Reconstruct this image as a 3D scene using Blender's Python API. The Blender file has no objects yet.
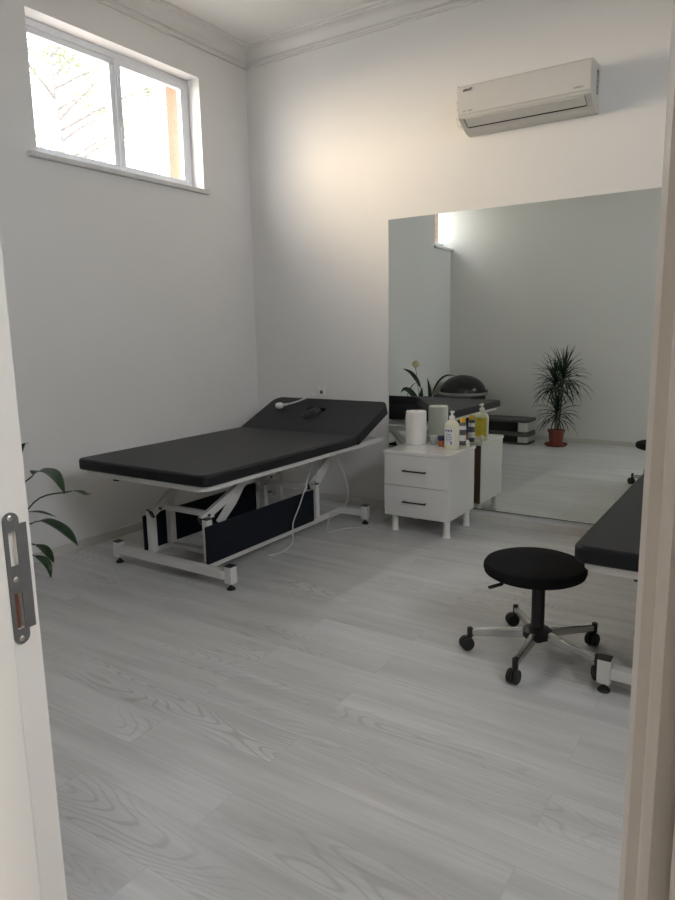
import bpy, bmesh, math, random
from mathutils import Vector, Matrix
random.seed(7)
sc = bpy.context.scene
COL = sc.collection
PI = math.pi

# ------------------------------------------------------------------ camera
CH = 1.36
yaw, pitch, roll, F = 0.582239487, 0.174583217, 0.0190315796, 678.48926
cy, sy = math.cos(yaw), math.sin(yaw)
fw = Vector((-sy*math.cos(pitch), cy*math.cos(pitch), -math.sin(pitch)))
r0 = Vector((cy, sy, 0)); d0 = fw.cross(r0)
rt = math.cos(roll)*r0 + math.sin(roll)*d0
dn = -math.sin(roll)*r0 + math.cos(roll)*d0
cd = bpy.data.cameras.new('camera'); cam = bpy.data.objects.new('camera', cd); COL.objects.link(cam)
cd.sensor_fit = 'HORIZONTAL'; cd.sensor_width = 36.0; cd.lens = F/675*36.0
cd.clip_start = 0.02; cd.clip_end = 200
up = -dn; bk = -fw
cam.matrix_world = Matrix(((rt.x, up.x, bk.x, 0), (rt.y, up.y, bk.y, 0), (rt.z, up.z, bk.z, CH), (0, 0, 0, 1)))
sc.camera = cam

# ------------------------------------------------------------------ world, exposure
sc.view_settings.view_transform = 'Standard'; sc.view_settings.look = 'None'
sc.view_settings.exposure = 0.12; sc.view_settings.gamma = 1.0
SKY_WARM = (1.0, 0.79, 0.575); SKY_COOL = (0.89, 0.908, 0.98); SKY_STR = 15.5; SKY_NORTH = 6.0; GLOW = 35.0
GLOW_DIR = Vector((-0.91, -0.38, 0.16)).normalized()
w = bpy.data.worlds.new('sky'); sc.world = w; w.use_nodes = True
nt = w.node_tree; N = nt.nodes; L = nt.links; N.clear()
out = N.new('ShaderNodeOutputWorld'); bg = N.new('ShaderNodeBackground')
tc = N.new('ShaderNodeTexCoord'); sp = N.new('ShaderNodeSeparateXYZ')
mr = N.new('ShaderNodeMapRange'); mr.inputs['From Min'].default_value = 0.95; mr.inputs['From Max'].default_value = 0.55
mx = N.new('ShaderNodeMix'); mx.data_type = 'RGBA'
mx.inputs['A'].default_value = (*SKY_WARM, 1); mx.inputs['B'].default_value = (*SKY_COOL, 1)
L.new(mr.outputs[0], mx.inputs['Factor']); L.new(mx.outputs['Result'], bg.inputs['Color'])
dp = N.new('ShaderNodeVectorMath'); dp.operation = 'DOT_PRODUCT'; dp.inputs[1].default_value = GLOW_DIR
L.new(tc.outputs['Generated'], dp.inputs[0])
gr = N.new('ShaderNodeMapRange'); gr.interpolation_type = 'SMOOTHSTEP'; gr.inputs['From Min'].default_value = 0.80; gr.inputs['From Max'].default_value = 0.975
gr.inputs['To Max'].default_value = GLOW
L.new(dp.outputs['Value'], gr.inputs['Value']); L.new(dp.outputs['Value'], mr.inputs['Value']); 
nb = N.new('ShaderNodeMapRange'); nb.interpolation_type = 'SMOOTHSTEP'; nb.inputs['From Min'].default_value = 0.05; nb.inputs['From Max'].default_value = 0.75
nb.inputs['To Min'].default_value = SKY_STR; nb.inputs['To Max'].default_value = SKY_NORTH
L.new(tc.outputs['Generated'], sp.inputs[0]); L.new(sp.outputs['Y'], nb.inputs['Value']); L.new(nb.outputs[0], gr.inputs['To Min'])
L.new(gr.outputs[0], bg.inputs['Strength'])
L.new(bg.outputs[0], out.inputs[0])

def area_light(name, loc, rot, sx, sz, power, col, portal=False):
    l = bpy.data.lights.new(name, 'AREA'); l.shape = 'RECTANGLE'; l.size = sx; l.size_y = sz
    l.energy = power; l.color = col
    o = bpy.data.objects.new(name, l); COL.objects.link(o); o.location = loc; o.rotation_euler = rot
    if portal: l.cycles.is_portal = True
    return o
area_light('window_portal', (-4.035, 3.23, 2.79), (0, -PI/2, 0), 0.80, 1.40, 1, (1, 1, 1), True)
area_light('window_portal', (-4.035, 0.71, 2.79), (0, -PI/2, 0), 0.80, 0.50, 1, (1, 1, 1), True)

area_light('window_portal', (1.66, 1.35, 2.66), (0, PI/2, 0), 1.04, 1.50, 1, (1, 1, 1), True)  # portal of the added fill window in the right wall

# ------------------------------------------------------------------ materials
def mat(name, col=(0.8, 0.8, 0.8), rough=0.5, metal=0.0, spec=0.5, noise=0.0, nscale=40.0, bump=0.0, bscale=200.0, coat=0.0, emis=None, trans=0.0):
    m = bpy.data.materials.new(name); m.use_nodes = True
    n = m.node_tree.nodes; l = m.node_tree.links; b = n['Principled BSDF']
    b.inputs['Base Color'].default_value = (*col, 1); b.inputs['Roughness'].default_value = rough
    b.inputs['Metallic'].default_value = metal; b.inputs['Specular IOR Level'].default_value = spec
    b.inputs['Coat Weight'].default_value = coat; b.inputs['Coat Roughness'].default_value = 0.08
    b.inputs['Transmission Weight'].default_value = trans
    if emis: b.inputs['Emission Color'].default_value = (*emis[0], 1); b.inputs['Emission Strength'].default_value = emis[1]
    t = n.new('ShaderNodeTexCoord')
    no = n.new('ShaderNodeTexNoise'); no.inputs['Scale'].default_value = nscale; no.inputs['Detail'].default_value = 3
    l.new(t.outputs['Object'], no.inputs['Vector'])
    rp = n.new('ShaderNodeValToRGB'); e = rp.color_ramp.elements
    a = max(noise, 0.01)
    e[0].position = 0.3; e[0].color = (*[c*(1-a) for c in col], 1)
    e[1].position = 0.7; e[1].color = (*[min(1, c*(1+a)) for c in col], 1)
    l.new(no.outputs['Fac'], rp.inputs[0]); l.new(rp.outputs[0], b.inputs['Base Color'])
    if bump:
        n2 = n.new('ShaderNodeTexNoise'); n2.inputs['Scale'].default_value = bscale; n2.inputs['Detail'].default_value = 4
        l.new(t.outputs['Object'], n2.inputs['Vector'])
        bp = n.new('ShaderNodeBump'); bp.inputs['Strength'].default_value = bump; bp.inputs['Distance'].default_value = 0.002
        l.new(n2.outputs['Fac'], bp.inputs['Height']); l.new(bp.outputs[0], b.inputs['Normal'])
    return m

M = {}
M['wall'] = mat('wall_paint', (0.83, 0.82, 0.805), 0.75, spec=0.25, noise=0.012, nscale=1.2, bump=0.12, bscale=60)
M['ceiling'] = mat('ceiling_paint', (0.87, 0.86, 0.84), 0.8, spec=0.2, noise=0.01, nscale=2)
M['trim'] = mat('trim_paint', (0.80, 0.79, 0.77), 0.5, spec=0.35, noise=0.01, nscale=3)
M['jamb'] = mat('jamb_lacquer', (0.80, 0.785, 0.755), 0.38, spec=0.4, noise=0.015, nscale=5)
M['base'] = mat('baseboard_laminate', (0.66, 0.64, 0.60), 0.45, noise=0.05, nscale=8)
M['pvc'] = mat('window_plastic', (0.80, 0.82, 0.86), 0.35, noise=0.01)
M['stone'] = mat('sill_marble', (0.70, 0.70, 0.69), 0.25, noise=0.12, nscale=9)
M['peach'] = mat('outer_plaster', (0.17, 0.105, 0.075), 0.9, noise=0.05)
M['vinyl'] = mat('black_vinyl', (0.010, 0.011, 0.014), 0.42, spec=0.28, noise=0.05, nscale=6, bump=0.15, bscale=350)
M['vinyl_side'] = M['vinyl']
M['panel'] = mat('black_board', (0.004, 0.007, 0.012), 0.5, spec=0.2, noise=0.05)
M['wsteel'] = mat('white_powder_steel', (0.72, 0.71, 0.69), 0.38, noise=0.01)
M['bplastic'] = mat('black_plastic', (0.012, 0.012, 0.013), 0.4, noise=0.05)
M['rubber'] = mat('black_rubber', (0.014, 0.014, 0.014), 0.65, noise=0.05)
M['fabric'] = mat('black_fabric', (0.010, 0.010, 0.011), 0.9, spec=0.15, noise=0.15, nscale=300, bump=0.3, bscale=700)
M['chrome'] = mat('brushed_chrome', (0.62, 0.61, 0.59), 0.22, metal=1.0, noise=0.02)
M['gloss'] = mat('white_gloss_board', (0.78, 0.78, 0.76), 0.16, noise=0.008, coat=0.4)
M['hardboard'] = mat('brown_hardboard', (0.17, 0.09, 0.06), 0.7, noise=0.12, nscale=15)
M['handle'] = mat('dark_bronze_metal', (0.035, 0.028, 0.028), 0.35, metal=0.6, noise=0.05)
M['paper'] = mat('tissue_paper', (0.86, 0.84, 0.80), 0.95, spec=0.1, noise=0.02, nscale=60, bump=0.4, bscale=240)
M['acwhite'] = mat('white_appliance_plastic', (0.66, 0.65, 0.62), 0.35, noise=0.01)
M['dark'] = mat('dark_void', (0.015, 0.015, 0.016), 0.6)
M['grey'] = mat('grey_plastic', (0.10, 0.105, 0.10), 0.55, noise=0.05)
M['inkgrey'] = mat('printed_ink', (0.10, 0.09, 0.08), 0.6)
M['inkblue'] = mat('blue_ink', (0.05, 0.06, 0.14), 0.6)
M['bottle'] = mat('cream_plastic', (0.80, 0.78, 0.62), 0.3, noise=0.01)
M['pump'] = mat('white_pump_plastic', (0.88, 0.88, 0.84), 0.3)
M['label'] = mat('white_paper_label', (0.82, 0.82, 0.84), 0.5)
M['ylabel'] = mat('yellow_label', (0.72, 0.56, 0.06), 0.5, noise=0.15, nscale=40)
M['yellow'] = mat('yellow_plastic', (0.85, 0.50, 0.02), 0.35)
M['navy'] = mat('navy_plastic', (0.02, 0.025, 0.10), 0.35)
M['orange'] = mat('orange_print', (0.50, 0.17, 0.06), 0.5, noise=0.4, nscale=60)
M['terracotta'] = mat('terracotta_plastic', (0.22, 0.050, 0.030), 0.55, noise=0.05)
M['soil'] = mat('potting_soil', (0.03, 0.02, 0.014), 0.95, noise=0.4, nscale=90)
M['leaf'] = mat('lily_leaf', (0.022, 0.060, 0.018), 0.35, noise=0.25, nscale=9, spec=0.5)
M['dleaf'] = mat('dracaena_leaf', (0.012, 0.034, 0.014), 0.45, noise=0.3, nscale=9)
M['stemg'] = mat('green_stem', (0.06, 0.10, 0.03), 0.5)
M['flower'] = mat('cream_flower', (0.80, 0.78, 0.45), 0.6)
M['bark'] = mat('bark', (0.10, 0.075, 0.05), 0.9, noise=0.3, nscale=30)
M['obark'] = mat('outdoor_bark', (0.13, 0.115, 0.105), 0.9, noise=0.3, nscale=30)
M['oleaf'] = mat('outdoor_leaf', (0.20, 0.215, 0.11), 0.7, noise=0.3, nscale=3)
M['steel'] = mat('galvanised_steel', (0.20, 0.205, 0.21), 0.45, metal=0.7, noise=0.06, nscale=60)
M['rawwood'] = mat('bare_wood', (0.16, 0.055, 0.03), 0.8, noise=0.3, nscale=50)
M['cable'] = mat('white_cable', (0.62, 0.62, 0.60), 0.45)
M['lamp'] = mat('fill_lamp_glass', (0.9, 0.9, 0.9), 0.4, emis=((1.0, 0.93, 0.84), 6.0))  # glow of the added hall fill lamp
M['ground'] = mat('outdoor_paving', (0.42, 0.40, 0.37), 0.9, noise=0.1, nscale=2)
M['pot'] = mat('white_ceramic', (0.6, 0.6, 0.58), 0.3)
M['hallwall'] = mat('hall_paint', (0.40, 0.34, 0.295), 0.8, spec=0.2)
M['stepwhite'] = mat('white_step_plastic', (0.62, 0.62, 0.60), 0.5)
M['gold'] = mat('brass_screw', (0.5, 0.48, 0.44), 0.3, metal=1.0)

# floor: grey washed oak laminate, planks along x
def floor_mat():
    m = bpy.data.materials.new('grey_laminate'); m.use_nodes = True
    n = m.node_tree.nodes; l = m.node_tree.links; b = n['Principled BSDF']
    t = n.new('ShaderNodeTexCoord')
    br = n.new('ShaderNodeTexBrick'); br.offset = 0.37; br.inputs['Scale'].default_value = 1
    br.inputs['Brick Width'].default_value = 1.28; br.inputs['Row Height'].default_value = 0.168
    br.inputs['Mortar Size'].default_value = 0.0011; br.inputs['Mortar Smooth'].default_value = 0.2
    br.inputs['Color1'].default_value = (0, 0, 0, 1); br.inputs['Color2'].default_value = (1, 1, 1, 1); br.inputs['Mortar'].default_value = (0.5, 0.5, 0.5, 1)
    l.new(t.outputs['Object'], br.inputs['Vector'])
    # per plank offset of the grain
    sc1 = n.new('ShaderNodeVectorMath'); sc1.operation = 'SCALE'; sc1.inputs['Scale'].default_value = 23.0
    l.new(br.outputs['Color'], sc1.inputs[0])
    ad = n.new('ShaderNodeVectorMath'); ad.operation = 'ADD'
    l.new(t.outputs['Object'], ad.inputs[0]); l.new(sc1.outputs[0], ad.inputs[1])
    mp = n.new('ShaderNodeMapping'); mp.inputs['Scale'].default_value = (0.95, 5.2, 1)
    l.new(ad.outputs[0], mp.inputs['Vector'])
    n1 = n.new('ShaderNodeTexNoise'); n1.inputs['Scale'].default_value = 1.25; n1.inputs['Detail'].default_value = 1.2; n1.inputs['Roughness'].default_value = 0.35
    l.new(mp.outputs[0], n1.inputs['Vector'])
    # growth rings = contour lines of the slow noise
    mu = n.new('ShaderNodeMath'); mu.operation = 'MULTIPLY'; mu.inputs[1].default_value = 190.0
    l.new(n1.outputs['Fac'], mu.inputs[0])
    si = n.new('ShaderNodeMath'); si.operation = 'SINE'; l.new(mu.outputs[0], si.inputs[0])
    rr = n.new('ShaderNodeMapRange'); rr.inputs['From Min'].default_value = 0.45; rr.inputs['From Max'].default_value = 1.0
    l.new(si.outputs[0], rr.inputs['Value'])
    # only some planks show strong rings
    n4 = n.new('ShaderNodeTexNoise'); n4.inputs['Scale'].default_value = 0.9; n4.inputs['Detail'].default_value = 1
    mp4 = n.new('ShaderNodeMapping'); mp4.inputs['Scale'].default_value = (0.9, 2.2, 1)
    l.new(ad.outputs[0], mp4.inputs['Vector']); l.new(mp4.outputs[0], n4.inputs['Vector'])
    r4 = n.new('ShaderNodeMapRange'); r4.inputs['From Min'].default_value = 0.50; r4.inputs['From Max'].default_value = 0.68
    l.new(n4.outputs['Fac'], r4.inputs['Value'])
    rm = n.new('ShaderNodeMath'); rm.operation = 'MULTIPLY'; l.new(rr.outputs[0], rm.inputs[0]); l.new(r4.outputs[0], rm.inputs[1])
    # fine straight fibre
    mp2 = n.new('ShaderNodeMapping'); mp2.inputs['Scale'].default_value = (1.6, 42, 1)
    l.new(ad.outputs[0], mp2.inputs['Vector'])
    n2 = n.new('ShaderNodeTexNoise'); n2.inputs['Scale'].default_value = 2.2; n2.inputs['Detail'].default_value = 4; n2.inputs['Roughness'].default_value = 0.6
    l.new(mp2.outputs[0], n2.inputs['Vector'])
    # broad cloudy streaks
    mp3 = n.new('ShaderNodeMapping'); mp3.inputs['Scale'].default_value = (0.8, 7, 1)
    l.new(ad.outputs[0], mp3.inputs['Vector'])
    n3 = n.new('ShaderNodeTexNoise'); n3.inputs['Scale'].default_value = 1.6; n3.inputs['Detail'].default_value = 3
    l.new(mp3.outputs[0], n3.inputs['Vector'])
    def mixc(a, bcol, fac, blend='MIX'):
        x = n.new('ShaderNodeMix'); x.data_type = 'RGBA'; x.blend_type = blend
        if isinstance(a, tuple): x.inputs['A'].default_value = a
        else: l.new(a, x.inputs['A'])
        if isinstance(bcol, tuple): x.inputs['B'].default_value = bcol
        else: l.new(bcol, x.inputs['B'])
        if isinstance(fac, float): x.inputs['Factor'].default_value = fac
        else: l.new(fac, x.inputs['Factor'])
        return x.outputs['Result']
    r3 = n.new('ShaderNodeMapRange'); r3.inputs['From Min'].default_value = 0.3; r3.inputs['From Max'].default_value = 0.7; l.new(n3.outputs['Fac'], r3.inputs['Value'])
    base = mixc((0.60, 0.60, 0.598, 1), (0.77, 0.77, 0.768, 1), r3.outputs[0])
    r2 = n.new('ShaderNodeMapRange'); r2.inputs['From Min'].default_value = 0.38; r2.inputs['From Max'].default_value = 0.66; r2.inputs['To Min'].default_value = 0.22; r2.inputs['To Max'].default_value = 0.0
    l.new(n2.outputs['Fac'], r2.inputs['Value'])
    c2 = mixc(base, (0.36, 0.35, 0.33, 1), r2.outputs[0])
    rm2 = n.new('ShaderNodeMath'); rm2.operation = 'MULTIPLY'; rm2.inputs[1].default_value = 0.40; l.new(rm.outputs[0], rm2.inputs[0])
    c3 = mixc(c2, (0.28, 0.27, 0.255, 1), rm2.outputs[0])
    # plank tint
    tint = n.new('ShaderNodeValToRGB'); tint.color_ramp.elements[0].color = (0.90, 0.90, 0.895, 1); tint.color_ramp.elements[1].color = (1, 1, 1, 1)
    l.new(br.outputs['Color'], tint.inputs[0])
    c4 = mixc(c3, tint.outputs[0], 1.0, 'MULTIPLY')
    fm = n.new('ShaderNodeMath'); fm.operation = 'MULTIPLY'; fm.inputs[1].default_value = 0.28; l.new(br.outputs['Fac'], fm.inputs[0])
    c5 = mixc(c4, (0.22, 0.21, 0.20, 1), fm.outputs[0])
    l.new(c5, b.inputs['Base Color'])
    rg = n.new('ShaderNodeMapRange'); rg.inputs['To Min'].default_value = 0.25; rg.inputs['To Max'].default_value = 0.36; l.new(n2.outputs['Fac'], rg.inputs['Value'])
    l.new(rg.outputs[0], b.inputs['Roughness'])
    bp = n.new('ShaderNodeBump'); bp.inputs['Strength'].default_value = 0.12; bp.inputs['Distance'].default_value = 0.001
    l.new(n2.outputs['Fac'], bp.inputs['Height']); l.new(bp.outputs[0], b.inputs['Normal'])
    b.inputs['Specular IOR Level'].default_value = 0.5
    return m
M['floor'] = floor_mat()

def mirror_mat():
    m = bpy.data.materials.new('mirror_silver'); m.use_nodes = True
    n = m.node_tree.nodes; l = m.node_tree.links; n.remove(n['Principled BSDF'])
    g = n.new('ShaderNodeBsdfGlossy'); g.inputs['Roughness'].default_value = 0.0
    t = n.new('ShaderNodeTexCoord'); no = n.new('ShaderNodeTexNoise'); no.inputs['Scale'].default_value = 0.5
    r = n.new('ShaderNodeValToRGB'); r.color_ramp.elements[0].color = (0.80, 0.84, 0.80, 1); r.color_ramp.elements[1].color = (0.82, 0.86, 0.82, 1)
    l.new(t.outputs['Object'], no.inputs['Vector']); l.new(no.outputs['Fac'], r.inputs[0]); l.new(r.outputs[0], g.inputs['Color'])
    l.new(g.outputs[0], n['Material Output'].inputs[0]); return m
M['mirror'] = mirror_mat()
M['mirror_edge'] = mat('green_glass_edge', (0.05, 0.09, 0.075), 0.2)

def pane_mat():
    m = bpy.data.materials.new('window_glass'); m.use_nodes = True
    n = m.node_tree.nodes; l = m.node_tree.links; n.remove(n['Principled BSDF'])
    a = n.new('ShaderNodeBsdfTransparent'); a.inputs['Color'].default_value = (0.95, 0.97, 0.97, 1)
    g = n.new('ShaderNodeBsdfGlossy'); g.inputs['Roughness'].default_value = 0.02
    t = n.new('ShaderNodeTexCoord'); no = n.new('ShaderNodeTexNoise'); no.inputs['Scale'].default_value = 3
    mr_ = n.new('ShaderNodeMapRange'); mr_.inputs['To Min'].default_value = 0.05; mr_.inputs['To Max'].default_value = 0.08
    l.new(t.outputs['Object'], no.inputs['Vector']); l.new(no.outputs['Fac'], mr_.inputs['Value'])
    x = n.new('ShaderNodeMixShader'); l.new(mr_.outputs[0], x.inputs[0]); l.new(a.outputs[0], x.inputs[1]); l.new(g.outputs[0], x.inputs[2])
    l.new(x.outputs[0], n['Material Output'].inputs[0]); return m
M['pane'] = pane_mat()

# ------------------------------------------------------------------ mesh helpers
class MB:
    def __init__(s): s.bm = bmesh.new()
    def _add(s, vs, fs):
        v = [s.bm.verts.new(p) for p in vs]
        for f in fs:
            try: s.bm.faces.new([v[i] for i in f])
            except ValueError: pass
        return s
    def box(s, x0, x1, y0, y1, z0, z1):
        return s._add([(x0,y0,z0),(x1,y0,z0),(x1,y1,z0),(x0,y1,z0),(x0,y0,z1),(x1,y0,z1),(x1,y1,z1),(x0,y1,z1)],
                      [(0,3,2,1),(4,5,6,7),(0,1,5,4),(1,2,6,5),(2,3,7,6),(3,0,4,7)])
    def bar(s, p0, p1, a, b, upv=(0,0,1)):            # rectangular bar a wide, b tall, from p0 to p1
        p0, p1 = Vector(p0), Vector(p1); d = (p1-p0).normalized(); u = Vector(upv)
        if abs(d.dot(u)) > 0.98: u = Vector((0,1,0))
        x = d.cross(u).normalized(); z = x.cross(d).normalized()
        vs = []
        for p in (p0, p1):
            for i, j in ((-1,-1),(1,-1),(1,1),(-1,1)): vs.append(p + x*(i*a/2) + z*(j*b/2))
        return s._add(vs, [(3,2,1,0),(4,5,6,7),(0,1,5,4),(1,2,6,5),(2,3,7,6),(3,0,4,7)])
    def tube(s, pts, r, seg=10, cap=True):
        pts = [Vector(p) for p in pts]; n = len(pts)
        rs = r if isinstance(r, (list, tuple)) else [r]*n
        vs = []; fs = []; prev = None
        for i, p in enumerate(pts):
            d = (pts[min(i+1, n-1)] - pts[max(i-1, 0)]).normalized()
            if prev is None:
                u = Vector((0,0,1)) if abs(d.z) < 0.9 else Vector((1,0,0)); x = d.cross(u).normalized()
            else:
                x = (prev - d*prev.dot(d)).normalized()
            prev = x; y = d.cross(x)
            for k in range(seg):
                a = 2*PI*k/seg; vs.append(p + x*(rs[i]*math.cos(a)) + y*(rs[i]*math.sin(a)))
        for i in range(n-1):
            for k in range(seg):
                fs.append((i*seg+k, i*seg+(k+1)%seg, (i+1)*seg+(k+1)%seg, (i+1)*seg+k))
        if cap: fs.append(tuple(reversed(range(seg)))); fs.append(tuple(range((n-1)*seg, n*seg)))
        return s._add(vs, fs)
    def lathe(s, prof, c=(0,0,0), seg=32, sx=1.0, sy=1.0, axis=None):  # prof: (r, z)
        vs = []; fs = []; c = Vector(c)
        R3 = Vector((0,0,1)).rotation_difference(Vector(axis)).to_matrix() if axis else Matrix.Identity(3)
        idx = []
        for r, z in prof:
            if r < 1e-6: idx.append([len(vs)]); vs.append(c + R3 @ Vector((0,0,z)))
            else:
                idx.append(list(range(len(vs), len(vs)+seg)))
                for k in range(seg):
                    a = 2*PI*k/seg; vs.append(c + R3 @ Vector((r*sx*math.cos(a), r*sy*math.sin(a), z)))
        for i in range(len(prof)-1):
            A, B = idx[i], idx[i+1]
            for k in range(seg):
                k2 = (k+1) % seg
                if len(A) == 1 and len(B) == 1: continue
                if len(A) == 1: fs.append((A[0], B[k2], B[k]))
                elif len(B) == 1: fs.append((A[k], A[k2], B[0]))
                else: fs.append((A[k], A[k2], B[k2], B[k]))
        if len(idx[0]) > 1: fs.append(tuple(reversed(idx[0])))
        if len(idx[-1]) > 1: fs.append(tuple(idx[-1]))
        return s._add(vs, fs)
    def prism(s, poly, fn):                                # poly of 2D points; fn(p, t) -> 3D, t in 0,1
        n = len(poly)
        vs = [fn(p, 0) for p in poly] + [fn(p, 1) for p in poly]
        fs = [tuple(reversed(range(n))), tuple(range(n, 2*n))] + [(i, (i+1) % n, n+(i+1) % n, n+i) for i in range(n)]
        return s._add(vs, fs)
    def ribbon(s, pts, ws, upv=(0,0,1), fold=0.15):        # leaf blade with a slight V
        pts = [Vector(p) for p in pts]; n = len(pts); vs = []; fs = []
        for i, p in enumerate(pts):
            d = (pts[min(i+1, n-1)] - pts[max(i-1, 0)]).normalized()
            x = d.cross(Vector(upv))
            x = x.normalized() if x.length > 1e-4 else Vector((1,0,0))
            z = x.cross(d).normalized(); wd = ws[i]
            vs += [p - x*wd + z*wd*fold*2, p, p + x*wd + z*wd*fold*2]
        for i in range(n-1):
            a = i*3; fs += [(a, a+1, a+4, a+3), (a+1, a+2, a+5, a+4)]
        return s._add(vs, fs)
    def build(s, name, m, parent=None, bevel=0.0, segs=2, smooth=True, ang=35, kind=None, weld=False):
        bm = s.bm
        if weld: bmesh.ops.remove_doubles(bm, verts=bm.verts, dist=1e-6)
        bmesh.ops.recalc_face_normals(bm, faces=bm.faces)
        for f in bm.faces: f.smooth = smooth
        for e in bm.edges:
            if len(e.link_faces) != 2 or e.calc_face_angle(0) > math.radians(ang): e.smooth = False
        me = bpy.data.meshes.new(name); bm.to_mesh(me); bm.free(); me.materials.append(m)
        o = bpy.data.objects.new(name, me); COL.objects.link(o)
        if parent is not None: o.parent = parent
        if bevel:
            b = o.modifiers.new('bevel', 'BEVEL'); b.width = bevel; b.segments = segs; b.limit_method = 'ANGLE'; b.angle_limit = math.radians(30)
            b.harden_normals = False
        if kind: o['kind'] = kind
        return o

def tag(o, label, cat, group=None):
    o['label'] = label; o['category'] = cat
    if group: o['group'] = group
    return o
def empty(name, loc, label=None, cat=None, group=None, kind=None, rz=0):
    o = bpy.data.objects.new(name, None); COL.objects.link(o); o.location = loc; o.rotation_euler = (0,0,rz)
    o.empty_display_size = 0.1
    if label: tag(o, label, cat, group)
    if kind: o['kind'] = kind
    return o
def S(mb, name, m, parent=None, **k):
    return mb.build(name, m, parent, kind=None if parent is not None else 'structure', **k)
def spline(pts, n=8):
    pts = [Vector(p) for p in pts]; P = [pts[0]*2-pts[1]] + pts + [pts[-1]*2-pts[-2]]; o = []
    for i in range(1, len(P)-2):
        for k in range(n):
            t = k/n; a, b, c, d = P[i-1], P[i], P[i+1], P[i+2]
            o.append(0.5*((2*b)+(c-a)*t+(2*a-5*b+4*c-d)*t*t+(3*b-a-3*c+d)*t**3))
    o.append(pts[-1]); return o

# ------------------------------------------------------------------ room shell
XL, XR, YF, YB, ZC = -3.722, 1.45, 0.46, 4.443, 3.52
WT = 0.30                                                   # left wall thickness
S(MB().box(XL-0.02, XR+0.02, -1.62, YB+0.02, -0.08, 0.0), 'floor', M['floor'])
S(MB().box(XL-WT, XR+0.2, YF-0.2, YB+0.2, ZC, ZC+0.2), 'ceiling', M['ceiling'])
S(MB().box(XL-WT, XR+0.2, YB, YB+0.2, -0.08, ZC), 'wall_back', M['wall'])

# left wall with two openings (y ranges), both z 2.40-3.18
W1 = (2.55, 3.915); W2 = (0.46, 0.955); WZ = (2.403, 3.182)
def wall_grid(mb, ys, zs, holes, x0, x1, swap=False):
    for i in range(len(ys)-1):
        for j in range(len(zs)-1):
            if (i, j) in holes: continue
            if swap: mb.box(ys[i], ys[i+1], x0, x1, zs[j], zs[j+1])
            else: mb.box(x0, x1, ys[i], ys[i+1], zs[j], zs[j+1])
    return mb
S(wall_grid(MB(), [0.26, W2[0], W2[1], W1[0], W1[1], YB], [-0.08, WZ[0], WZ[1], ZC], {(1,1),(3,1)}, XL-0.185, XL), 'wall_left', M['wall'])
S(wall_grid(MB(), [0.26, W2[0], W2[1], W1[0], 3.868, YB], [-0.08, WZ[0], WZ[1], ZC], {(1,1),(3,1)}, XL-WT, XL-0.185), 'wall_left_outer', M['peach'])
W3 = (0.62, 2.08); W3Z = (2.15, 3.17)  # opening for the added fill window, out of view
S(wall_grid(MB(), [YF, W3[0], W3[1], YB], [-0.08, W3Z[0], W3Z[1], ZC], {(1,1)}, XR, XR+0.2), 'wall_right', M['wall'])
# front wall with the doorway we look through
DXL, DXR, DZ = -0.80, 0.01, 2.12
mb = MB(); mb.box(XL, DXL, 0.26, YF, -0.08, ZC); mb.box(DXR, XR, 0.26, YF, -0.08, ZC); mb.box(DXL, DXR, 0.26, YF, DZ, ZC)
S(mb, 'wall_front', M['wall'])

# cornice swept round the room
prof = [(0.0,3.383),(0.014,3.383),(0.018,3.390),(0.014,3.397),(0.010,3.402),(0.012,3.414),(0.026,3.418),(0.030,3.424),(0.036,3.440),(0.050,3.462),(0.070,3.480),(0.092,3.490),(0.094,3.500),(0.112,3.504),(0.116,3.512),(0.116,3.5195),(0.0,3.5195)]
vs = []; fs = []; n = len(prof)
for (d, z) in prof:
    vs += [(XL+d, YF+d, z), (XR-d, YF+d, z), (XR-d, YB-d, z), (XL+d, YB-d, z)]
for i in range(n):
    for k in range(4):
        a = i*4+k; b = i*4+(k+1) % 4; j = (i+1) % n
        fs.append((a, b, j*4+(k+1) % 4, j*4+k))
S(MB()._add(vs, fs), 'trim_1', M['trim'], ang=50)

def bboard(name, x0, x1, y0, y1):
    S(MB().box(x0, x1, y0, y1, 0.0, 0.058), name, M['base'], bevel=0.004)
bboard('baseboard_left', XL, XL+0.014, YF, YB-0.014)
bboard('baseboard_back', XL+0.0, XR, YB-0.014, YB)
bboard('baseboard_right', XR-0.014, XR, YF+0.014, YB-0.014)
bboard('baseboard_front', XL+0.014, -0.86, YF, YF+0.014)
bboard('baseboard_front_right', 0.08, XR, YF, YF+0.014)

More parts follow.
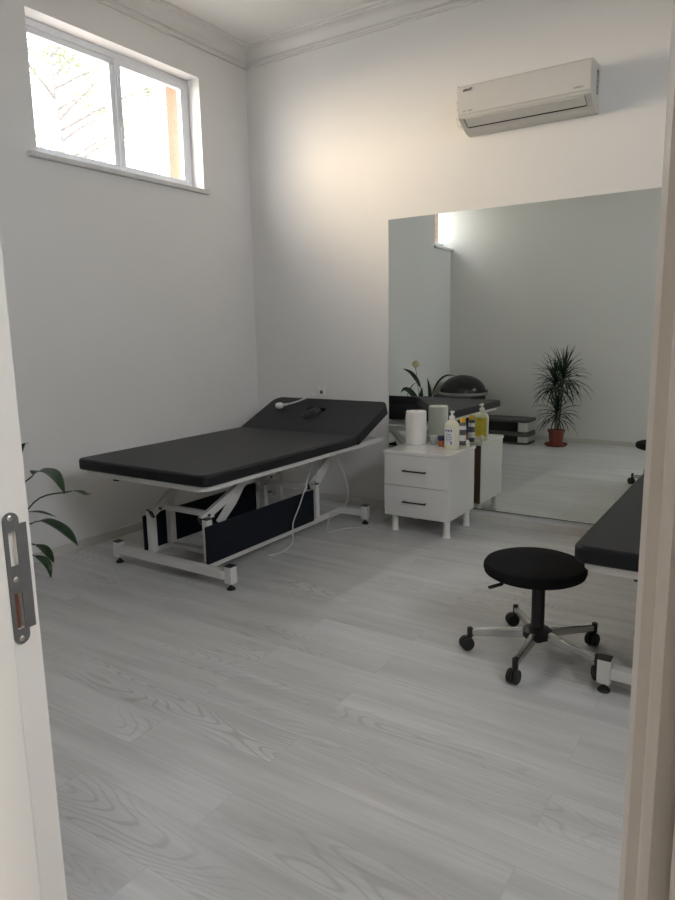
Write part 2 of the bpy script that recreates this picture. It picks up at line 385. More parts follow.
# windows
def window(name, y0, y1, z0, z1, sashes, xf=None):
    xf = xf or XL-0.115                                            # inner face of the frame
    root = empty(name, (XL, (y0+y1)/2, z0), kind='structure')
    o = Vector(root.location)
    def B(mb, *a): return mb.box(a[0]-o.x, a[1]-o.x, a[2]-o.y, a[3]-o.y, a[4]-o.z, a[5]-o.z)
    fr = MB(); t = 0.042
    for a in ((y0, y1, z0, z0+t), (y0, y1, z1-t, z1), (y0, y0+t, z0+t, z1-t), (y1-t, y1, z0+t, z1-t)): B(fr, xf-0.055, xf, a[0], a[1], a[2], a[3])
    fr.build('window_frame', M['pvc'], root, bevel=0.003)
    for (a, b, xo) in sashes:                                # each sash with its pane
        s_ = 0.046; mb = MB(); q0, q1, w0, w1 = a, b, z0+t-0.012, z1-t+0.012
        for r in ((q0, q1, w0, w0+s_), (q0, q1, w1-s_, w1), (q0, q0+s_, w0+s_, w1-s_), (q1-s_, q1, w0+s_, w1-s_)):
            B(mb, xf-0.035+xo, xf+xo+0.004, r[0], r[1], r[2], r[3])
        so = mb.build('sash', M['pvc'], root, bevel=0.004)
        B(MB(), xf-0.03+xo, xf-0.022+xo, q0+s_-0.004, q1-s_+0.004, w0+s_-0.004, w1-s_+0.004).build('pane', M['pane'], so)
    return root, o, B
r1, o1, B1 = window('window_1', *W1, *WZ, [(2.583, 3.262, -0.014), (3.250, 3.882, 0.0)])
for zz in (2.68, 3.0):
    hb = MB(); B1(hb, XL-0.109, XL-0.100, 3.262, 3.286, zz-0.04, zz+0.04); hb.build('window_handle', M['pvc'], r1, bevel=0.003)
B1(MB(), XL-0.115, XL+0.035, W1[0]-0.065, W1[1]+0.03, WZ[0]-0.028, WZ[0]+0.001).build('window_sill', M['stone'], r1, bevel=0.004)
r2, o2, B2 = window('window_2', 0.36, W2[1], *WZ, [(0.39, 0.922, 0.0)])
B2(MB(), XL-0.115, XL+0.035, W2[0], W2[1]+0.035, WZ[0]-0.028, WZ[0]+0.001).build('window_sill', M['stone'], r2, bevel=0.004)

r3, o3, B3 = window('added_fill_window', *W3, *W3Z, [(0.65, 1.36, -0.014), (1.345, 2.05, 0.0)], xf=XR+0.17)  # window added on the unseen right wall to lift the room's ambient light

# door frame lining (left reveal with rebate, right reveal, head) and casings
JX = -0.752
d1 = empty('door_1', (JX, 0.36, 0), kind='structure')
def jbox(mb, x0, x1, y0, y1, z0, z1): return mb.box(x0-JX, x1-JX, y0-0.36, y1-0.36, z0, z1)
# strike-plate pockets are cut as gaps in the left lining
mb = MB(); xs0 = DXL+0.001
HOL = [(1.010, 1.056), (1.090, 1.132)]
for (z0, z1) in ((0, HOL[0][0]), (HOL[0][1], HOL[1][0]), (HOL[1][1], 2.07)): jbox(mb, xs0, JX, 0.4195, 0.459, z0, z1)
for (z0, z1) in HOL:
    jbox(mb, xs0, JX, 0.4195, 0.429, z0, z1); jbox(mb, xs0, JX, 0.4405, 0.459, z0, z1)
mb.build('door_lining', M['jamb'], d1)
mb = MB(); jbox(mb, xs0, JX+0.012, 0.25, 0.4190, 0, 2.07)
mb.build('door_stop', M['jamb'], d1, bevel=0.003)
mb = MB(); jbox(mb, DXL+0.001, DXR-0.001, 0.25, 0.459, 2.0705, DZ); mb.build('door_head', M['jamb'], d1, bevel=0.003)
# right side: stop, cove and casing as one profile extruded upwards
pr_ = [(0.009, 0.459), (-0.058, 0.459), (-0.0645, 0.452), (-0.0660, 0.440), (-0.0645, 0.428), (-0.060, 0.4195), (-0.040, 0.419), (-0.0395, 0.312), (-0.0372, 0.302),
       (-0.033, 0.299), (-0.027, 0.304), (-0.022, 0.313), (-0.0205, 0.300), (-0.0205, 0.252), (-0.018, 0.244), (-0.010, 0.241), (0.009, 0.241)]
mb = MB().prism(pr_, lambda p, t: (p[0]-JX, p[1]-0.36, 2.0705*t)); mb.build('door_lining', M['jamb'], d1, ang=60)
# casings on the two wall faces
mb = MB()
for (y0, y1) in ((0.461, 0.474),):
    jbox(mb, JX-0.095, JX-0.038, y0, y1, 0, 2.14); jbox(mb, -0.03, 0.07, y0, y1, 0, 2.14); jbox(mb, JX-0.038, -0.03, y0, y1, 2.075, 2.14)
mb.build('door_casing', M['jamb'], d1, bevel=0.003)
# strike plate screwed in the left reveal
sp_ = empty('strike_plate', (JX, 0.434, 0.991), 'grey metal strike plate screwed into the white door jamb at left', 'strike plate')
bm = bmesh.new()
def ring(cy_, z0, z1, w, n=10):                              # stadium outline
    pts = []
    for k in range(n+1): a = PI*k/n; pts.append((cy_+w*math.cos(a), z1-w+w*math.sin(a)))
    for k in range(n+1): a = PI+PI*k/n; pts.append((cy_+w*math.cos(a), z0+w+w*math.sin(a)))
    return pts
# plate as pieces around the two holes, one mesh
mb = MB(); X0, X1 = 0.0002, 0.0022
def yz(mb, y0, y1, z0, z1): mb.box(X0, X1, y0-0.434, y1-0.434, z0-0.991, z1-0.991)
ya, yb = 0.4245, 0.4445; h0, h1 = 0.4295, 0.4400
capn = 12
top = [((ya+yb)/2 + 0.010*math.cos(PI*k/capn), 1.1455+0.010*math.sin(PI*k/capn)) for k in range(capn+1)]
bot = [((ya+yb)/2 + 0.010*math.cos(PI+PI*k/capn), 1.001+0.010*math.sin(PI+PI*k/capn)) for k in range(capn+1)]
ey = lambda p, t: (X0+(X1-X0)*t, p[0]-0.434, p[1]-0.991)
mb.prism(top, ey); mb.prism(bot, ey)
yz(mb, ya, yb, 1.132, 1.1455); yz(mb, ya, yb, 1.056, 1.090); yz(mb, ya, yb, 1.001, 1.010)
for (z0, z1) in HOL: yz(mb, ya, h0, z0, z1); yz(mb, h1, yb, z0, z1)
yz(mb, yb, 0.4535, 1.0085, 1.140)                              # lip towards the room
mb.build('plate', M['steel'], sp_)
for z in (1.149, 1.073, 0.998):
    MB().lathe([(0, 0.0034), (0.002, 0.0034), (0.0036, 0.0024), (0.0036, 0.0)], (0, 0.0, z-0.991), seg=14, axis=(1,0,0)).build('screw', M['gold'], sp_)
# what shows in the pockets
mb = MB().box(-0.0045, -0.003, -0.0045, 0.0030, HOL[0][0]-0.991, HOL[0][1]-0.991); mb.build('pocket', M['rawwood'], sp_)
mb = MB().box(-0.008, -0.0065, -0.006, 0.0075, HOL[1][0]-0.991, HOL[1][1]-0.991); mb.build('pocket', M['pump'], sp_)

# hallway where the camera stands
HL, HR, HB, HZ = -1.7, 1.45, -1.6, 2.7
S(MB().box(HL-0.1, HL, HB, 0.26, -0.08, HZ), 'wall_hall_left', M['hallwall'])
S(MB().box(HR, HR+0.1, HB, 0.26, -0.08, HZ), 'wall_hall_right', M['wall'])
S(MB().box(HL-0.1, HR+0.1, HB-0.1, HB, -0.08, HZ), 'wall_hall_back', M['hallwall'])
S(MB().box(HL-0.1, HR+0.1, HB-0.1, 0.26, HZ, HZ+0.1), 'ceiling_hall', M['ceiling'])
hl = empty('added_hall_lamp', (1.22, 0.08, HZ), 'unseen round fill lamp added on the hallway ceiling to light the door frame', 'lamp')  # lamp added out of view to brighten the left jamb
MB().lathe([(0.0, 0.0), (0.16, 0.0), (0.16, -0.02), (0.0, -0.02)]).build('fill_lamp_base', M['pvc'], hl)
MB().lathe([(0.15, -0.021), (0.145, -0.05), (0.10, -0.075), (0.0, -0.085)]).build('fill_lamp_shade', M['lamp'], hl)
HALL = area_light('hall_fill_light', (1.22, 0.08, HZ-0.10), (0, 0, 0), 0.3, 0.3, 48, (1.0, 0.94, 0.86))  # fill light of the added hall lamp

# outdoors
S(MB().box(-40, XL-WT, -25, 30, 0.0, 0.05), 'ground', M['ground'])
S(MB().box(XR+0.2, 40, -25, 30, 0.0, 0.05), 'ground_right', M['ground'])

# ------------------------------------------------------------------ treatment tables
def rrect(x0, x1, y0, y1, r, n=7, rr=None):
    rs = rr or (r, r, r, r); pts = []
    for (cx, cy_, a0, q) in ((x1-rs[0], y0+rs[0], -PI/2, rs[0]), (x1-rs[1], y1-rs[1], 0, rs[1]), (x0+rs[2], y1-rs[2], PI/2, rs[2]), (x0+rs[3], y0+rs[3], PI, rs[3])):
        for k in range(n+1): a = a0 + (PI/2)*k/n; pts.append((cx+q*math.cos(a), cy_+q*math.sin(a)))
    return pts

def make_bed(loc, label, lift=0.0, cords=True, off=(0.0, 0.0)):
    # local frame: x across (0 centre), y from the foot end towards the head, z up
    R_ = empty('treatment_table', loc, label, 'treatment table', 'black treatment tables on white steel frames')
    HX = 0.505; TOP = 0.672+lift; TH = 0.064
    # mattress
    poly = rrect(-HX, HX, 0.0, 1.428, 0.07, rr=(0.05, 0.015, 0.015, 0.05))
    MB().prism(poly, lambda p, t: (p[0], p[1], TOP-TH+TH*t)).build('mattress', M['vinyl'], R_, bevel=0.020, segs=4)
    # headrest, hinged, with breathing hole
    ang = math.atan2(0.176, 0.425); LH = 0.485
    Mh = Matrix.Translation((0, 1.435, TOP-TH)) @ Matrix.Rotation(ang, 4, 'X')
    outer = rrect(-HX, HX, 0.0, LH, 0.05, n=11, rr=(0.015, 0.07, 0.07, 0.015)); n_ = len(outer)
    cxh, cyh, ax, ay = -0.025, 0.275, 0.094, 0.108
    inner = []
    for p in outer:
        a = math.atan2((p[1]-cyh)/LH, (p[0]-cxh)/(2*HX)); inner.append((cxh+ax*math.cos(a), cyh+ay*math.sin(a)))
    vs = []
    for z in (0.0, TH):
        for ringp in (outer, inner): vs += [Mh @ Vector((p[0], p[1], z)) for p in ringp]
    fs = []
    for i in range(n_):
        j = (i+1) % n_
        fs += [(i, j, n_+j, n_+i), (2*n_+i, 3*n_+i, 3*n_+j, 2*n_+j), (i, 2*n_+i, 2*n_+j, j), (n_+i, n_+j, 3*n_+j, 3*n_+i)]
    hr = MB()._add(vs, fs).build('headrest', M['vinyl'], R_, bevel=0.016, segs=4)
    # plug cushion sitting in the hole, tilted
    pc = MB(); pc.lathe([(0, -0.02), (0.9, -0.02), (1.0, 0.0), (0.97, 0.028), (0.80, 0.046), (0.45, 0.055), (0, 0.057)], seg=28, sx=0.082, sy=0.090)
    o = pc.build('plug_cushion', M['vinyl'], hr)
    o.matrix_local = Mh @ Matrix.Translation((cxh-0.006, cyh-0.012, 0.030)) @ Matrix.Rotation(-0.16, 4, 'Y')
    # upper frame under the mattress
    fz = TOP-TH
    fr = MB(); w_ = 0.035
    ip = rrect(-HX+0.03, HX-0.03, 0.02, 1.83, 0.07, rr=(0.06, 0.02, 0.02, 0.06))
    ii = rrect(-HX+0.065, HX-0.065, 0.055, 1.795, 0.05, rr=(0.055, 0.01, 0.01, 0.055)); m_ = len(ip)
    vs = [(p[0], p[1], fz-z) for z in (0.030, 0.001) for p in ip] + [(p[0], p[1], fz-z) for z in (0.030, 0.001) for p in ii]
    fs = []
    for i in range(m_):
        j = (i+1) % m_
        fs += [(i, j, m_+j, m_+i), (2*m_+i, 3*m_+i, 3*m_+j, 2*m_+j), (i, 2*m_+i, 2*m_+j, j), (m_+i, m_+j, 3*m_+j, 3*m_+i)]
    fr._add(vs, fs)
    for y in (0.42, 1.05, 1.50): fr.bar((-HX+0.06, y, fz-0.014), (HX-0.06, y, fz-0.014), 0.035, 0.024)
    fr.build('upper_frame', M['wsteel'], R_, bevel=0.002)
    for (x, y) in ((-0.30, 0.12), (0.0, 0.36)):
        MB().box(x-0.014, x+0.014, y-0.02, y+0.02, fz-0.066, fz-0.0305).build('bumper', M['bplastic'], R_)
    for sx in (-0.36, 0.36):                                 # headrest stays
        MB().tube([(sx, 1.805, fz-0.012), (sx, 1.75, fz+0.125)], 0.008, 8).build('headrest_stay', M['wsteel'], R_)
    # base frame
    bf = MB(); ya_, yb_ = 0.165, 1.60
    for y in (ya_, yb_): bf.bar((-0.355, y, 0.083), (0.485, y, 0.083), 0.045, 0.044)
    for x in (-0.20, 0.29): bf.bar((x, ya_+0.02, 0.083), (x, yb_-0.02, 0.081), 0.036, 0.042)
    bf.bar((-0.20, 0.40, 0.083), (0.29, 0.40, 0.083), 0.03, 0.03)
    bf.build('base_frame', M['wsteel'], R_, bevel=0.002)
    for (x, y) in ((-0.38, ya_), (0.51, ya_+0.01), (-0.38, yb_), (0.49, yb_+0.01)):
        f = MB().box(x-0.024, x+0.024, y-0.024, y+0.024, 0.036, 0.130).build('foot', M['wsteel'], R_, bevel=0.003)
        MB().box(x-0.024, x+0.024, y-0.024, y+0.024, 0.1305, 0.135).build('end_cap', M['bplastic'], f, bevel=0.001)
        MB().lathe([(0, 0.0), (0.024, 0.0), (0.024, 0.006), (0.014, 0.016), (0.008, 0.018), (0.008, 0.0359)], (x, y, 0), seg=16).build('levelling_pad', M['bplastic'], f)
    # posts
    for (x, y, zt) in ((-0.125, 0.21, 0.345), (0.302, 0.23, 0.345), (-0.125, 1.24, 0.335), (0.302, 1.27, 0.335)):
        p = MB().box(x-0.02, x+0.02, y-0.02, y+0.02, 0.10, zt).build('post', M['wsteel'], R_, bevel=0.002)
        MB().box(x-0.021, x+0.021, y-0.021, y+0.021, zt+0.0005, zt+0.007).build('end_cap', M['bplastic'], p, bevel=0.001)
    # cross tubes of the lift
    MB().bar((-0.145, 0.30, 0.352), (0.28, 0.30, 0.352), 0.03, 0.03).build('cross_tube', M['wsteel'], R_, bevel=0.002)
    MB().bar((-0.145, 1.20, 0.33), (0.28, 1.20, 0.33), 0.03, 0.03).build('cross_tube', M['wsteel'], R_, bevel=0.002)
    # swing arms
    for (x, y0, z0, y1, z1) in ((-0.095, 0.19, 0.335, 0.60, fz-0.045), (0.265, 0.22, 0.335, 0.80, fz-0.040), (-0.095, 1.22, 0.325, 1.66, fz-0.040), (0.265, 1.24, 0.325, 1.66, fz-0.040)):
        a = MB().bar((x, y0, z0), (x, y1, z1), 0.026, 0.046).build('swing_arm', M['wsteel'], R_, bevel=0.002)
        MB().bar((x, y0-0.006, z0-0.005), (x, y0+0.002, z0-0.001), 0.0265, 0.0465).build('end_cap', M['bplastic'], a)
        MB().tube([(x-0.022, y0+0.05, z0+0.022), (x+0.022, y0+0.05, z0+0.022)], 0.009, 12).build('pivot_bolt', M['grey'], a)
    # gusset plates
    for (x, y) in ((0.245, 0.36), (0.245, 1.30)):
        MB().prism([(y, 0.30), (y+0.04, 0.26), (y+0.17, 0.36), (y+0.26, 0.46), (y+0.16, 0.44)], lambda p, t, x=x: (x+0.006*t, p[0], p[1]+(lift*0.7 if p[1] > 0.4 else 0))).build('gusset', M['wsteel'], R_)
    # inner pair of hanging posts and actuator
    for y in (0.36, 1.42):
        MB().box(-0.145, -0.105, y-0.02, y+0.02, 0.115, fz-0.10).build('inner_post', M['wsteel'], R_, bevel=0.002)
    MB().bar((-0.125, 0.32, fz-0.085), (-0.125, 1.46, fz-0.085), 0.03, 0.03).build('inner_rail', M['wsteel'], R_, bevel=0.002)
    MB().box(0.16, 0.26, 0.50, 0.66, 0.105, 0.20).build('motor', M['bplastic'], R_, bevel=0.01)
    MB().tube([(0.20, 0.62, 0.15), (0.20, 1.16, 0.21)], 0.020, 14).build('actuator', M['bplastic'], R_)
        # black side panels
    MB().box(0.325, 0.337, 0.185, 1.20, 0.102, 0.315).build('side_panel', M['panel'], R_, bevel=0.001)
    MB().box(-0.175, -0.163, 0.185, 1.20, 0.102, 0.310).build('side_panel', M['panel'], R_, bevel=0.001)
    if cords:
        # coiled and hanging white cable near the far right post
        c = spline([(0.34, 1.20, fz-0.028), (0.352, 1.13, 0.43), (0.358, 1.08, 0.36), (0.352, 1.02, 0.25), (0.346, 0.96, 0.16), (0.358, 0.93, 0.10), (0.375, 0.90, 0.035), (0.37, 0.80, 0.006), (0.34, 0.70, 0.005)])
        MB().tube(c, 0.0042, 8).build('hanging_cable', M['cable'], R_)
        co = []
        for k in range(90):
            t = k/89; co.append((0.332+0.012*math.cos(k*0.9), 1.19+0.10*t+0.012*math.sin(k*0.9), 0.335+0.18*t))
        MB().tube(co, 0.003, 6).build('coiled_cable', M['cable'], R_)
        c = spline([(0.34, 1.42, fz-0.028), (0.37, 1.46, 0.47), (0.40, 1.50, 0.33), (0.40, 1.53, 0.20), (0.38, 1.46, 0.112), (0.34, 1.40, 0.106), (0.35, 1.34, 0.03), (0.385, 1.30, 0.005), (0.45, 1.44, 0.005), (0.555, 1.54, 0.005), (0.57, 1.72, 0.005), (0.57, 1.90, 0.006)])
        MB().tube(c, 0.003, 8).build('power_cord', M['cable'], R_)
    for ch in R_.children:
        if ch.name.split('.')[0] not in ('mattress', 'headrest', 'upper_frame', 'bumper', 'headrest_stay'): ch.location.x += off[0]; ch.location.y += off[1]
    return R_
bed1 = make_bed((-2.825, 2.345, 0), 'wide black treatment table in the left corner with raised headrest and white frame', off=(-0.077, 0.05))
bed2 = make_bed((-0.068, 2.35, 0), 'black treatment table at the right, mostly hidden behind the door jamb', lift=-0.067, cords=False, off=(-0.027, 0.005))

# wired hand switch lying on the headrest
hs = empty('hand_switch', (-3.165, 4.025, 0.806), 'white hand switch lying on the raised headrest, its cable going over the top edge', 'hand switch')
hsl = Vector(hs.location)
mb = MB(); mb.lathe([(0, -0.030), (0.017, -0.028), (0.023, -0.012), (0.023, 0.010), (0.016, 0.026), (0, 0.032)], (0, 0, 0.004), seg=18, axis=(1, 0.35, 0.1)); mb.build('housing', M['pump'], hs)
c = [Vector(p)-hsl for p in spline([(-3.150, 4.040, 0.812), (-3.10, 4.07, 0.822), (-3.05, 4.11, 0.840), (-3.015, 4.16, 0.860), (-2.995, 4.205, 0.876), (-2.99, 4.245, 0.874), (-2.99, 4.285, 0.82), (-2.99, 4.32, 0.70), (-2.99, 4.34, 0.50)])]
MB().tube(c, [0.009]*6 + [0.006]*(len(c)-6), 8).build('cable', M['cable'], hs)

# wall socket above the headrest
so = empty('wall_socket', (-3.062, YB, 0.885), 'white wall socket just above the raised headrest', 'socket')
MB().box(-0.036, 0.036, -0.010, 0.0, -0.036, 0.036).build('face_plate', M['pump'], so, bevel=0.003)
MB().lathe([(0, 0.0), (0.015, 0.0), (0.015, 0.008), (0, 0.008)], (0, -0.0105, -0.006), seg=20, axis=(0, 1, 0)).build('socket_well', M['grey'], so)

# ------------------------------------------------------------------ mirror
mi = empty('wall_mirror', (-0.9, YB, 0.10), 'large frameless wall mirror reflecting the plants, fixed above the baseboard', 'mirror')
tilt = math.radians(0.3)
mx0, mx1, mh = -2.448+0.9, 1.20, 2.03
mo = MB().box(mx0, mx1, -0.006, 0.0, 0.0, mh).build('mirror_glass', M['mirror'], mi)
mo.rotation_euler = (-tilt, 0, 0); mo.location = (0, -0.0125, 0)
mo2 = MB().box(mx0+0.001, mx1-0.001, 0.0003, 0.0018, 0.001, mh-0.001).build('backing', M['mirror_edge'], mi)
mo2.rotation_euler = (-tilt, 0, 0); mo2.location = (0, -0.0125, 0)
MB().box(mx0, mx1, -0.020, -0.0005, -0.004, -0.0005).build('bottom_channel', M['mirror_edge'], mi)

# ------------------------------------------------------------------ air conditioner
ac = empty('air_conditioner', (-1.44, YB, 2.55), 'white split air conditioner with protective film, mounted high above the mirror', 'air conditioner')
AX = 0.405
pf = [(0.0, 0.300), (-0.175, 0.296), (-0.190, 0.288), (-0.196, 0.27), (-0.200, 0.16), (-0.199, 0.118), (-0.193, 0.104), (-0.080, 0.044), (-0.055, 0.038), (0.0, 0.036)]
MB().prism(pf, lambda p, t: (-AX+2*AX*t, p[0], p[1])).build('casing', M['acwhite'], ac, bevel=0.006, segs=3, ang=30)
MB().prism([(-0.1965, 0.285), (-0.2035, 0.28), (-0.2070, 0.20), (-0.2070, 0.13), (-0.205, 0.122), (-0.2005, 0.119), (-0.2015, 0.16)], lambda p, t: (-AX+0.004+(2*AX-0.008)*t, p[0], p[1])).build('front_panel', M['acwhite'], ac, bevel=0.001)
# outlet: louver flap and dark slot on the slanted underside
fl = lambda s, off: Vector((0, -0.193+0.113*s, 0.104-0.060*s)) + off*Vector((0, -0.469, -0.883))
def quadbar(x0, x1, s0, s1, o0, o1, m, nm):
    a, b, c_, d = fl(s0, o0), fl(s1, o0), fl(s1, o1), fl(s0, o1)
    mb = MB().prism([(a.y, a.z), (b.y, b.z), (c_.y, c_.z), (d.y, d.z)], lambda p, t: (x0+(x1-x0)*t, p[0], p[1])); return mb.build(nm, m, ac)
quadbar(-AX+0.045, AX-0.04, 0.06, 0.60, 0.001, 0.006, M['acwhite'], 'louver')
quadbar(-AX+0.045, AX-0.04, 0.605, 0.69, -0.002, 0.004, M['dark'], 'outlet_slot')
for xx in (-AX+0.040, AX-0.040): quadbar(xx-0.0012, xx+0.0012, 0.06, 0.66, 0.0, 0.005, M['dark'], 'louver_gap')
# illegible print: maker's word top left, line bottom left, line bottom right, sticker on the side
def strokes(x, z, w_, h_, n_, parent, y=-0.2078, m=M['inkgrey'], nm='lettering'):
    mb = MB(); r = random.Random(int(abs(x)*1000)+n_)
    for k in range(n_):
        a = x + w_*k/n_; b = a + w_/n_*0.72
        mb.box(a, a+(b-a)*0.28, y-0.0004, y, z, z+h_)
        kind = r.choice([0, 1, 2])
        if kind != 1: mb.box(a, b, y-0.0004, y, z+h_*0.78, z+h_)
        if kind != 0: mb.box(a, b, y-0.0004, y, z+h_*0.38, z+h_*0.58)
        if kind != 2: mb.box(a, b, y-0.0004, y, z, z+h_*0.2)
        if kind == 2: mb.box(b-(b-a)*0.28, b, y-0.0004, y, z, z+h_)
    return mb.build(nm, m, parent)
strokes(-AX+0.040, 0.252, 0.062, 0.016, 6, ac)
strokes(-AX+0.040, 0.135, 0.020, 0.006, 4, ac); strokes(-AX+0.072, 0.135, 0.030, 0.007, 6, ac)
strokes(AX-0.095, 0.140, 0.052, 0.008, 7, ac)
MB().box(AX+0.0002, AX+0.0010, -0.085, -0.045, 0.13, 0.26).build('side_sticker', M['grey'], ac)
mb = MB()
for k in range(9): mb.box(AX+0.0010, AX+0.0015, -0.081, -0.052-0.01*(k % 3), 0.14+k*0.012, 0.146+k*0.012)
mb.build('lettering', M['acwhite'], ac)
# wrinkled film standing off the left end
mb = MB(); vs = []; fs = []
for i in range(13):
    z = 0.06+0.235*i/12
    for j, y in enumerate((-0.02, -0.08, -0.15, -0.200)):
        vs.append((-AX-0.002-0.005*random.random()*(1 if j else 0.2), y-0.004*random.random(), z))
for i in range(12):
    for j in range(3): a = i*4+j; fs.append((a, a+1, a+5, a+4))
film = mat('clear_film', (0.85, 0.83, 0.78), 0.12, spec=0.8)
film.node_tree.nodes['Principled BSDF'].inputs['Alpha'].default_value = 0.35
mb._add(vs, fs).build('film', film, ac, smooth=False)

# ------------------------------------------------------------------ drawer cabinet
CX0, CX1, CY0, CY1 = -2.216, -1.736, 3.925, 4.372
cb = empty('drawer_cabinet', ((CX0+CX1)/2, (CY0+CY1)/2, 0), 'white gloss two-drawer cabinet in front of the left end of the mirror', 'cabinet')
ocx, ocy = cb.location.x, cb.location.y
hw, hd = (CX1-CX0)/2-0.006, (CY1-CY0)/2-0.004
cmb = MB()
cmb.box(-hw, -hw+0.018, -hd+0.019, hd-0.004, 0.118, 0.540); cmb.box(hw-0.018, hw, -hd+0.019, hd-0.004, 0.118, 0.540)
cmb.box(-hw+0.018, hw-0.018, -hd+0.019, hd-0.004, 0.118, 0.136); cmb.box(-hw+0.018, hw-0.018, -hd+0.019, hd-0.004, 0.522, 0.540)
cmb.build('body', M['gloss'], cb, bevel=0.001)
MB().box(-hw+0.002, hw-0.002, hd-0.0035, hd, 0.12, 0.539).build('back_panel', M['hardboard'], cb)
MB().box(-hw-0.006, hw+0.006, -hd-0.004, hd+0.004, 0.5405, 0.562).build('top', M['gloss'], cb, bevel=0.0015)
for (z0, z1) in ((0.119, 0.3275), (0.3305, 0.538)):
    dr = MB().box(-hw, hw, -hd, -hd+0.018, z0, z1).build('drawer', M['gloss'], cb, bevel=0.001)
    zm = (z0+z1)/2+0.002
    hmb = MB(); hmb.tube([(-0.088, -hd-0.024, zm), (0.082, -hd-0.024, zm)], 0.0055, 10)
    for x in (-0.078, 0.072): hmb.tube([(x, -hd, zm), (x, -hd-0.024, zm)], 0.0045, 8)
    hmb.build('handle', M['handle'], dr)
for (x, y) in ((-hw+0.05, -hd+0.06), (hw-0.035, -hd+0.06), (-hw+0.05, hd-0.05), (hw-0.035, hd-0.05)):
    MB().lathe([(0, 0), (0.027, 0), (0.027, 0.012), (0.023, 0.022), (0.0215, 0.034), (0.0215, 0.108), (0.024, 0.1175), (0, 0.1175)], (x, y, 0), seg=20).build('foot', M['pump'], cb)
CT = 0.5625
pr1 = empty('paper_towel_roll', (-2.130, 4.245, CT), 'thick roll of white paper towel standing on the cabinet', 'paper roll')
MB().lathe([(0.022, 0.0), (0.068, 0.0), (0.0715, 0.004), (0.0725, 0.12), (0.0715, 0.226), (0.066, 0.233), (0.022, 0.237), (0.022, 0.0)], seg=40).build('paper', M['paper'], pr1)
MB().lathe([(0.0195, 0.0005), (0.0215, 0.0005), (0.0215, 0.233), (0.0195, 0.233), (0.0195, 0.0005)], seg=24).build('cardboard_core', mat('cardboard', (0.35, 0.25, 0.16), 0.9), pr1)

pb = empty('pump_bottle', (-1.822, 4.160, CT), 'cream pump bottle with white label at the cabinet front edge', 'bottle')
pbr = 0.049
MB().lathe([(0, 0), (0.9, 0), (1.0, 0.006), (1.0, 0.165), (0.93, 0.182), (0.70, 0.198), (0.36, 0.207), (0.34, 0.218), (0, 0.218)], seg=36, sx=pbr, sy=0.036).build('body', M['bottle'], pb)
pmb = MB(); pmb.lathe([(0, 0.2185), (0.0175, 0.2185), (0.0175, 0.238), (0.008, 0.240), (0.0065, 0.258), (0.012, 0.259), (0.012, 0.272), (0, 0.272)], seg=20)
pmb.bar((0, 0, 0.266), (-0.002, 0.034, 0.262), 0.011, 0.010)
pmb.build('pump', M['pump'], pb)
def wrap(a0, a1, z0, z1, rx, ry, off=0.0006, n=12):
    vs = []; fs = []
    for k in range(n+1):
        a = a0+(a1-a0)*k/n
        for z in (z0, z1):
            for q in (off, off+0.0004): vs.append(((rx+q)*math.cos(a), (ry+q)*math.sin(a), z))
    for k in range(n):
        b = k*4; fs += [(b+1, b+5, b+7, b+3), (b, b+2, b+6, b+4), (b, b+4, b+5, b+1), (b+2, b+3, b+7, b+6)]
    fs += [(0, 1, 3, 2), (n*4, n*4+2, n*4+3, n*4+1)]
    return MB()._add(vs, fs)
lb = wrap(-2.45, -0.95, 0.035, 0.155, pbr, 0.036); lb.build('label', M['label'], pb)
lm = MB(); r = random.Random(3)
def dash(mb, a0, a1, z0, z1, off=0.0012):
    vs = []
    for a in (a0, a1):
        for z in (z0, z1):
            for q in (off, off+0.0005): vs.append(((pbr+q)*math.cos(a), (0.036+q)*math.sin(a), z))
    mb._add(vs, [(1,5,7,3),(0,2,6,4),(0,4,5,1),(2,3,7,6),(0,1,3,2),(4,6,7,5)])
for k in range(5): dash(lm, -2.25+k*0.22, -2.25+k*0.22+0.13, 0.128+0.004*(k % 2), 0.144)
for j in range(5):
    a = -2.2
    while a < -1.35: b = a+r.uniform(0.05, 0.16); dash(lm, a, b, 0.108-j*0.012, 0.112-j*0.012); a = b+0.05
dash(lm, -1.45, -1.25, 0.040, 0.056); dash(lm, -2.2, -1.75, 0.040, 0.044)
lm.build('lettering', M['inkblue'], pb)
wrap(0.55, 2.6, 0.02, 0.165, pbr, 0.036).build('front_label', M['ylabel'], pb)

pb.scale = (1.04, 1.04, 0.94)
sb = empty('spray_can', (-1.824, 4.347, CT), 'slim dark can with yellow cap behind the pump bottle', 'can')
MB().lathe([(0, 0), (0.021, 0), (0.023, 0.004), (0.023, 0.150), (0.020, 0.158), (0, 0.158)], seg=24).build('body', mat('can_print', (0.12, 0.12, 0.15), 0.35, noise=0.2, nscale=60), sb)
MB().lathe([(0.0234, 0.108), (0.0238, 0.108), (0.0238, 0.135), (0.0234, 0.135), (0.0234, 0.108)], seg=24).build('label_band', M['label'], sb)
MB().lathe([(0.0234, 0.03), (0.0238, 0.03), (0.0238, 0.07), (0.0234, 0.07), (0.0234, 0.03)], seg=24).build('label_band', M['label'], sb)
MB().lathe([(0, 0.1585), (0.0195, 0.1585), (0.0195, 0.184), (0.017, 0.189), (0, 0.189)], seg=24).build('cap', M['yellow'], sb)

